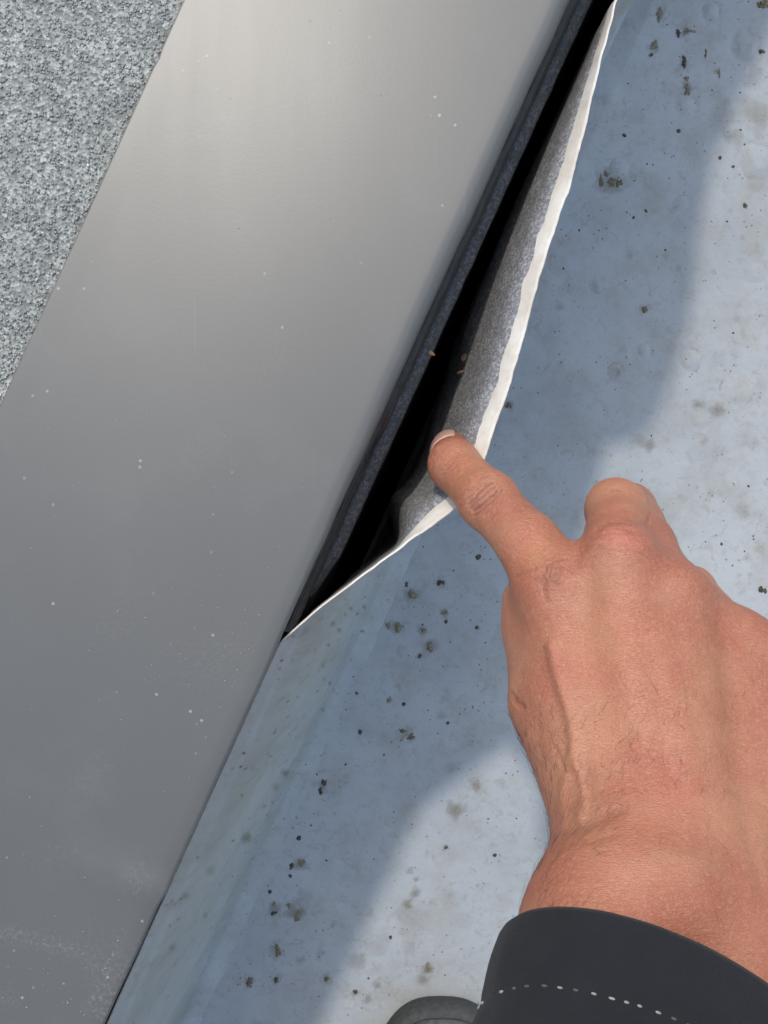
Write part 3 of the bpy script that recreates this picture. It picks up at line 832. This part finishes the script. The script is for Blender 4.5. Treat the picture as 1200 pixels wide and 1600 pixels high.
# fingernail on the index finger
def fingernail():
    a = W(708, 725, .461); b = W(706, 705, .481)
    ax = (b - a) / np.linalg.norm(b - a)
    dors = np.array([-0.72, 0.62, 0.30]); dors -= ax * (dors @ ax); dors /= np.linalg.norm(dors)
    wv = np.cross(ax, dors)
    nu, nl = 21, 21
    vs = []; tips = []
    for i in range(nu):
        th_ = (-1 + 2 * i / (nu - 1)) * math.radians(52)
        for j in range(nl):
            t = j / (nl - 1)
            r = 0.0079 + 0.0003 * math.sin(math.pi * min(1, t * 1.2)) - 0.0012 * max(0, t - .75)
            edge = 1 - abs(-1 + 2 * i / (nu - 1)) ** 3 * 0.25
            pos = a + ax * (0.0115 + 0.0125 * (t * edge + (1 - edge) * 0.35))
            vs.append(pos + (dors * math.cos(th_) + wv * math.sin(th_)) * r); tips.append(1.0 if t > 0.72 else 0.0)
    o = mesh_obj("fingernail", np.array(vs), grid_faces(nu, nl), M['nail'], person)
    sm = o.modifiers.new("thick", 'SOLIDIFY'); sm.thickness = 0.0006; sm.offset = 0
    fattr(o, 'tip', tips)
fingernail()

# fine dark hairs on wrist, thumb side and back of the hand
def hairs():
    cand = np.where((nm[:, 2] > -0.25) & (hpx > 780) & (hpy > 1060) & (hpy < 1460))[0]
    pxs, pys = hpx[cand], hpy[cand]
    dens = 0.02 + 1.3 * np.exp(-(((pxs - 830) / 40) ** 2 + ((pys - 1180) / 70) ** 2)) + 1.0 * np.exp(-(((pxs - 915) / 50) ** 2 + ((pys - 1260) / 45) ** 2)) \
        + 0.7 * np.exp(-(((pxs - 850) / 40) ** 2 + ((pys - 1370) / 90) ** 2)) + 0.30 * np.exp(-(((pxs - 1010) / 110) ** 2 + ((pys - 1150) / 80) ** 2))
    dens /= dens.sum()
    pick = RNG.choice(cand, 400, replace=False, p=dens)
    vs, fs = [], []
    for k in pick:
        p0 = co2[k]; n_ = nm[k]
        L = RNG.uniform(0.0025, 0.0068)
        dirv = np.array([RNG.normal(0.25, 0.45), RNG.normal(0.75, 0.35), 0.0]); dirv -= n_ * (dirv @ n_); dirv /= np.linalg.norm(dirv)
        side = np.cross(dirv, n_); curl = RNG.normal(0, 0.35)
        pts = []
        for q in range(6):
            t = q / 5
            pts.append(p0 + dirv * L * t + n_ * L * (0.42 * t - 0.30 * t * t) + side * L * curl * t * t)
        base = len(vs)
        for q in range(6):
            r = 0.000036 * (1 - 0.75 * q / 5)
            for a_ in range(3):
                th_ = a_ * 2.0944
                vs.append(pts[q] + (side * math.cos(th_) + n_ * math.sin(th_)) * r)
        for q in range(5):
            for a_ in range(3):
                fs.append((base + q * 3 + a_, base + q * 3 + (a_ + 1) % 3, base + q * 3 + 3 + (a_ + 1) % 3, base + q * 3 + 3 + a_))
    o = mesh_obj("arm_hair", np.array(vs), np.array(fs), M['hair'], person)
    tag(o, kind='stuff')
hairs()

# dark sleeve with a row of pale stitches round the cuff
def sleeve():
    C = W(1035, 1575, .345)
    lat = W(1284, 1635, .340) - C
    bv = W(962, 1430, .323) - C
    axv = np.array([-0.25, -0.74, 0.62]); axv /= np.linalg.norm(axv)
    nu, nl = 220, 70
    th_ = np.linspace(0, 2 * math.pi, nu, endpoint=False)
    c, s = np.cos(th_), np.sin(th_)
    vdist = np.concatenate([[-0.0012, -0.0012, 0.0004], np.linspace(0.001, 0.17, nl - 3)])
    vs = np.zeros((nu, nl, 3))
    for j, v in enumerate(vdist):
        k = 1.0 + 2.1 * max(v, 0)
        if j == 0: k = 0.93
        if j == 1: k = 0.975
        hem = -0.0006 * math.exp(-((v - 0.0195) / 0.0016) ** 2) + 0.0007 * math.exp(-((v - 0.008) / 0.008) ** 2)
        ring_ = C + c[:, None] * lat * k + s[:, None] * bv * k + axv * v
        rad = ring_ - (C + axv * v); rad /= np.linalg.norm(rad, axis=1, keepdims=True)
        fold = 0.0030 * fbm(np.cos(th_) * 1.6 + 5, np.sin(th_) * 1.6 + 3, np.full(nu, v * 28), octv=3, seed=140) * (0.45 + sstep(0.0, 0.05, v))
        vs[:, j] = ring_ + rad * (hem + fold)[:, None]
    inner0 = C + c[:, None] * lat * 0.9 + s[:, None] * bv * 0.9 + axv * 0.03
    allv = np.concatenate([inner0[:, None], vs], 1)
    sl = mesh_obj("sleeve", allv.reshape(-1, 3), grid_faces(nu, nl + 1, True), M['fabric'], person)
    # stitches
    def surf(t, v):
        fi = (t / (2 * math.pi) * nu) % nu; i0 = int(fi) % nu; i1 = (i0 + 1) % nu; f = fi - int(fi)
        j = int(np.clip(np.searchsorted(vdist, v), 3, nl - 1))
        return vs[i0, j] * (1 - f) + vs[i1, j] * f
    seg = np.linspace(math.radians(-12), math.radians(192), 400)
    pts = np.array([surf(t, 0.0195) for t in seg])
    L = np.concatenate([[0], np.cumsum(np.linalg.norm(np.diff(pts, axis=0), axis=1))])
    dd = np.arange(0.001, L[-1] - 0.002, 0.0040) + 0.0
    u = np.linspace(0, math.pi, 6); w_ = np.linspace(0, 2 * math.pi, 8, endpoint=False)
    for q, d0 in enumerate(dd):
        d0 += RNG.normal(0, 0.0004)
        p0 = np.array([np.interp(d0, L, pts[:, a]) for a in range(3)]); p1 = np.array([np.interp(d0 + 0.0015, L, pts[:, a]) for a in range(3)])
        tv = p1 - p0; tv /= np.linalg.norm(tv)
        rad = p0 - (C + axv * 0.0195); rad -= axv * (rad @ axv); rad /= np.linalg.norm(rad)
        sv_ = np.cross(tv, rad); mid_ = (p0 + p1) / 2 + rad * 0.0001
        ln = RNG.uniform(0.0006, 0.00085)
        vv_ = [mid_ + tv * math.cos(a) * ln + (sv_ * math.cos(b) + rad * math.sin(b)) * math.sin(a) * 0.00042 for a in u for b in w_]
        if RNG.random() < 0.10: continue
        mesh_obj("stitch", np.array(vv_), grid_faces(6, 8).tolist() + [(i * 8 + 7, (i + 1) * 8 + 7, (i + 1) * 8, i * 8) for i in range(5)], M['thread'] if RNG.random() < 0.45 else M['thread2'], sl)
sleeve()

# ------------------------------------------------------------------ the toe of a shoe standing on the gutter floor
def shoe():
    tip = W(688, 1553, .795); fz = FLOOR + 0.0015
    L = 0.29
    root = bpy.data.objects.new("shoe", None); COL.objects.link(root); root.location = (tip[0], tip[1] - L / 2, fz)
    bpy.context.view_layer.update()
    def outline(scale=1.0, inset=0.0, n=96):
        pts = []
        for i in range(n):
            a = 2 * math.pi * i / n
            y = math.cos(a); x = math.sin(a)
            t = (1 - y) / 2            # 0 at the toe, 1 at the heel
            wv = 0.060 - 0.022 * sstep(0.35, 0.65, t) + 0.004 * sstep(0.65, 0.95, t)
            xx = np.sign(x) * abs(x) ** 0.74 * (wv - inset); yy = -L / 2 + np.sign(y) * abs(y) ** 0.95 * (L / 2 - inset)
            pts.append((tip[0] + xx + 0.006 * math.sin(t * 3.0), tip[1] + yy))
        return np.array(pts)
    def loft(name, layers, mat, cap=True):
        n = len(layers[0][0]); vs = []; fs = []
        for (pl, z) in layers:
            zz = z(pl) if callable(z) else np.full(n, z)
            vs += [(p[0], p[1], q) for p, q in zip(pl, zz)]
        for k in range(len(layers) - 1):
            fs += [(k * n + i, k * n + (i + 1) % n, (k + 1) * n + (i + 1) % n, (k + 1) * n + i) for i in range(n)]
        if cap: fs += [tuple(range(n))[::-1], tuple((len(layers) - 1) * n + i for i in range(n))]
        return mesh_obj(name, vs, fs, mat, root)
    o0 = outline
    loft("sole", [(o0(inset=0.004), fz), (o0(inset=0.001), fz + 0.004), (o0(), fz + 0.012), (o0(inset=0.001), fz + 0.022), (o0(inset=0.004), fz + 0.025), (o0(inset=0.008), fz + 0.026)], M['sole'])
    loft("welt", [(o0(inset=0.006), fz + 0.024), (o0(inset=0.0065), fz + 0.029), (o0(inset=0.009), fz + 0.0325), (o0(inset=0.013), fz + 0.0335), (o0(inset=0.015), fz + 0.031)], M['welt'])
    def hz(base):
        def f(pl):
            t = np.clip((tip[1] - pl[:, 1]) / L, 0, 1)
            return base(t)
        return f
    def rise(fr): return hz(lambda t: fz + 0.030 + fr * (0.022 + 0.055 * sstep(0.10, 0.55, t)))
    lay = []
    for fr, ins in [(0, .0135), (.25, .0135), (.5, .0155), (.72, .0195), (.88, .0255), (.97, .031), (1.0, .034)]:
        lay.append((o0(inset=ins), rise(fr)))
    loft("upper", lay, M['upper'])
    # stitched toe cap seam and laces
    for k, t in enumerate(np.linspace(0.30, 0.55, 5)):
        y = tip[1] - L * t; z0 = fz + 0.032 + (0.022 + 0.055 * sstep(0.10, 0.55, t))
        vs = []; n = 9
        for i in range(n):
            x = tip[0] - 0.017 + 0.034 * i / (n - 1)
            for a in range(6):
                b = a * math.pi / 3
                vs.append((x, y + 0.0028 * math.cos(b), z0 - 0.10 * (x - tip[0]) ** 2 * 60 + 0.0022 * math.sin(b)))
        mesh_obj("lace", vs, [(i * 6 + a, (i + 1) * 6 + a, (i + 1) * 6 + (a + 1) % 6, i * 6 + (a + 1) % 6) for i in range(n - 1) for a in range(6)], M['lace'], root)
    vs = []; fs = []; n = 40; pl = o0(inset=0.0166, n=96)
    sel = [i for i in list(range(84, 96)) + list(range(0, 13))]
    for i in sel:
        for a in range(6):
            b = a * math.pi / 3
            vs.append((pl[i][0] + 0.0012 * math.cos(b) , pl[i][1] - 0.006, fz + 0.044 + 0.0012 * math.sin(b)))
    for k in range(len(sel) - 1):
        fs += [(k * 6 + a, (k + 1) * 6 + a, (k + 1) * 6 + (a + 1) % 6, k * 6 + (a + 1) % 6) for a in range(6)]
    mesh_obj("toe_seam", vs, fs, M['welt'], root)
    tag(root, "grey shoe toe showing at the bottom beside the dark sleeve", "shoe")
shoe()

# ------------------------------------------------------------------ crumbs of dirt and moss on the floor
def lump(px, py, w, h, lean, sd, n1=8, n2=12):
    """one rough flattened lump, in world coordinates, lying on the floor"""
    D = CAM_H - FLOOR; p = W(px, py, D - 0.001); mm = D / F
    rx, ry = w * mm / 2, h * mm / 2
    ph, t = np.meshgrid(np.linspace(0, math.pi, n1), np.linspace(0, 2 * math.pi, n2, endpoint=False), indexing='ij')
    x, y, z = np.sin(ph) * np.cos(t), np.sin(ph) * np.sin(t), np.cos(ph)
    r = 0.92 + 0.95 * fbm(x * 1.9 + sd * .37, y * 1.9 + sd * .11, z * 1.9, octv=3, seed=sd)
    X, Y = x * rx * r, y * ry * r
    zz_ = np.maximum(-0.3, z) * min(rx, ry) * 0.30 * r
    c, s = math.cos(lean), math.sin(lean)
    v = np.stack([p[0] + X * c - Y * s, p[1] + X * s + Y * c, floor_z(p[0], p[1]) + zz_ + 0.0001], -1).reshape(-1, 3)
    f = np.array([(i * n2 + j, (i + 1) * n2 + j, (i + 1) * n2 + (j + 1) % n2, i * n2 + (j + 1) % n2) for i in range(n1 - 1) for j in range(n2)])
    return v, f
def crumb(parts):
    """several overlapping lumps joined into one crumb"""
    vs, fs, k = [], [], 0
    for (px, py, w, h, le) in parts:
        sd = int(px * 7 + py * 3)
        subs = [(px, py, w * .62, h * .62)]
        for q in range(7):
            an = random.uniform(0, 6.28)
            rr_ = random.uniform(.22, .5); subs.append((px + math.cos(an) * w * rr_, py + math.sin(an) * h * rr_, w * random.uniform(.18, .5), h * random.uniform(.18, .5)))
        for q, (x, y, a, b) in enumerate(subs):
            v, f = lump(x, y, a, b, le, sd + q); vs.append(v); fs.append(f + k); k += len(v)
    return np.concatenate(vs), np.concatenate(fs)
UP = "near the top right"
CR = [
 ('olive', [(1030,24,11,22,.3)], "tall olive moss crumb highest on the shaded floor near the top edge"),
 ('black', [(1060,52,10,10,0)], "round black crumb with a moss streak beside it near the top edge"),
 ('olive', [(1076,48,18,7,-.2)], "thin olive moss streak trailing right of a round black crumb"),
 ('olive', [(1021,72,14,15,.3),(1017,86,7,7,0)], "squarish olive moss crumb nearest the peeled edge near the top"),
 ('black', [(1069,97,8,19,.1)], "narrow black crumb, top one of a vertical line of three"),
 ('olive', [(1072,121,10,8,.3)], "small hooked moss crumb, middle one of a vertical line of three"),
 ('olive', [(1075,139,9,20,0)], "tall moss crumb, lowest one of a vertical line of three"),
 ('brown', [(1103,85,5,14,0)], "thin upright brown sliver right of the vertical line of crumbs"),
 ('olive', [(1124,114,4,14,0)], "thin upright olive sliver farthest right of the vertical crumb line"),
 ('brown', [(1194,4,22,14,.4)], "brown dirt lump cut by the top right corner of the photo"),
 ('black', [(1190,80,10,7,.2)], "flat black crumb at the right edge under the corner lump"),
 ('brown', [(947,272,7,8,0),(940,285,8,20,.1),(957,285,14,14,.3),(966,286,12,12,0)], "large forked brown moss clump between peeled edge and shadow line"),
 ('brown', [(1007,484,10,10,.2)], "lone brown crumb midway down the shaded floor above the hand"),
 ('black', [(1190,922,15,15,.2)], "round black crumb right of the knuckles at the photo's edge"),
 ('brown', [(795,633,11,10,.1)], "lone brown crumb beside the white peeled edge above the fingertip"),
 ('black', [(688,910,11,9,.2)], "dark crumb highest of the cluster below the index finger"),
 ('olive', [(644,930,13,18,-.3)], "wedge shaped moss crumb left in the cluster below the index finger"),
 ('black', [(635,913,6,10,.4)], "tiny slanting black sliver above the wedge shaped moss crumb"),
 ('olive', [(694,958,10,9,.1)], "small moss crumb right in the cluster, above a black speck"),
 ('olive', [(622,981,16,13,.5)], "broad moss crumb at the left, under the wedge shaped one"),
 ('olive', [(606,977,10,9,.3)], "pale moss crumb leftmost in the cluster below the index finger"),
 ('olive', [(671,1010,13,18,-.2)], "triangular moss crumb lowest in the cluster below the index finger"),
 ('olive', [(661,985,10,9,0)], "pale round moss crumb just above the triangular one"),
 ('olive', [(537,1075,7,11,.3)], "olive sliver beside the membrane foot below the torn corner"),
 ('olive', [(608,1094,8,10,0)], "faint olive crumb alone above the brown pair left of the thumb"),
 ('brown', [(629,1143,12,9,.4)], "left one of a pair of brown crumbs left of the thumb"),
 ('brown', [(642,1152,12,9,.5)], "right one of a pair of brown crumbs left of the thumb"),
 ('black', [(505,1225,9,15,-.4),(500,1236,8,12,.2)], "long black crumb, the darkest one left of the wrist"),
 ('olive', [(471,1348,12,13,.2)], "round olive moss crumb upper right of a loose group near the membrane"),
 ('black', [(456,1354,8,10,0)], "black crumb touching the left of a round olive moss crumb"),
 ('olive', [(428,1412,7,10,.2)], "small olive crumb directly above a flat black crumb"),
 ('black', [(428,1427,10,7,.2)], "flat black crumb left of the long brown moss patch"),
 ('olive', [(465,1432,11,17,.2),(452,1415,9,9,0)], "long brown moss patch in the shade near the bottom left"),
 ('brown', [(434,1485,9,20,0)], "tall narrow brown crumb near the bottom beside the membrane"),
 ('black', [(431,1531,7,11,.2)], "upright black crumb near the bottom, right of a slanting brown one"),
 ('brown', [(390,1534,10,17,-.6)], "slanting brown crumb at the bottom beside the membrane foot"),
 ('brown', [(511,1530,11,10,.1)], "round brown crumb in the shade near the bottom edge"),
 ('olive', [(668,1508,6,10,.2)], "small olive crumb on the sunlit floor above the shoe"),
 ('black', [(1165,320,10,9,.2)], "dark crumb alone on the sunlit floor at upper right"),
]
for (k, parts, lb) in CR:
    v, f = crumb(parts)
    c = v.mean(0); c[2] = v[:, 2].min()
    o = mesh_obj("dirt_crumb", v - c, f, M[k]); o.location = c
    tag(o, lb, "dirt crumb", "dirt crumbs on the gutter floor")
MICRO = [(1061,204,7),(1126,245,6),(1147,259,6),(975,212,6),(748,870,8),(697,972,6),(550,1056,6),(557,1083,6),(631,1101,7),(562,1144,7),(453,1369,6),
 (467,1310,8),(610,1465,7),(773,1337,6),(555,1550,8),(656,1025,7),(745,981,6),(422,1393,7),(697,1325,6),(1018,86,6),(990,340,5),(1010,330,4),(905,360,4),
 (880,420,4),(1040,390,4),(1146,520,4),(1170,760,5),(1128,850,5),(700,1130,5),(600,1180,4),(540,1195,4),(486,1290,4),(510,1345,4)]

# fine loose specks too small to count
nsp = 1500
sx = RNG.uniform(-0.13, 0.26, nsp); sy = RNG.uniform(-0.34, 0.33, nsp)
kp = (sx * N[0] + sy * N[1] > 0.026) & (0.5 + 0.7 * fbm(sx * 14, sy * 14, octv=3, seed=151) > RNG.random(nsp))
sx, sy = sx[kp], sy[kp]; nsp = len(sx)
zz = np.array([floor_z(a, b) for a, b in zip(sx, sy)])
ssz = (0.22 + np.abs(RNG.normal(0, 0.28, nsp))) * 1e-3
jit = oct_[None] * RNG.uniform(0.5, 1.4, (nsp, 6, 1)) * ssz[:, None, None]; jit[..., 2] *= 0.5
sv_ = [(np.stack([sx, sy, zz], -1)[:, None] + jit).reshape(-1, 3)]; sf_ = [(octf[None] + np.arange(nsp)[:, None, None] * 6).reshape(-1, 3)]; k_ = nsp * 6
for (px, py, d_) in MICRO:
    v, f = lump(px, py, d_, d_ * random.uniform(.7, 1.3), random.uniform(0, 3), int(px + py), 6, 8)
    sv_.append(v); sf_.append(np.concatenate([f[:, [0, 1, 2]], f[:, [0, 2, 3]]]) + k_); k_ += len(v)
o = mesh_obj("dirt_specks", np.concatenate(sv_), np.concatenate(sf_), M['black'], smooth=False)
tag(o, "tiny dark specks of dirt strewn over the pale floor", "dirt", kind='stuff')

# ------------------------------------------------------------------ dry leaf scraps caught in the gap
def inner_at(px, py):
    best = None
    c = MIN.reshape(-1, 3); x, y = project(c)
    a = MARC.reshape(-1); k = np.argmin((x - px) ** 2 + (y - py) ** 2 + 1e4 * ((a < 14) | (a > 75)))
    return c[k]
def leaf(pos, L, wd, rz, tilt, label):
    n = 9; vs = []
    for i in range(n):
        t = i / (n - 1)
        w = wd * math.sin(math.pi * (0.08 + 0.9 * t)) ** 0.8
        for q in (-1, 0, 1):
            vs.append(((t - .5) * L, q * w * .5, (0.10 * L * (t - .5) ** 2 * 4 + abs(q) * 0.25 * w)))
    fs = [(i * 3 + q, (i + 1) * 3 + q, (i + 1) * 3 + q + 1, i * 3 + q + 1) for i in range(n - 1) for q in range(2)]
    o = mesh_obj("leaf_scrap", vs, fs, M['leaf']); sm = o.modifiers.new("thick", 'SOLIDIFY'); sm.thickness = 0.0003
    o.location = pos; o.rotation_euler = (tilt, 0.1, rz)
    tag(o, label, "leaf scrap")
s_, p_ = to_sp(679, 549, .463)
leaf(SPZ(s_, -8.6, -21.6), 0.0036, 0.0014, -0.5, 0.1, "reddish leaf scrap on the felt strip left of the dark gap")
q = inner_at(731, 562); leaf(q + np.array([-0.0016, 0.0006, 0.001]), 0.0032, 0.0020, 1.2, -0.4, "larger brown leaf scrap on the right side of the dark gap")
q = inner_at(724, 584); leaf(q + np.array([-0.0016, 0.0006, 0.001]), 0.0030, 0.0009, 0.3, -0.3, "thin brown leaf scrap just above the fingertip in the gap")
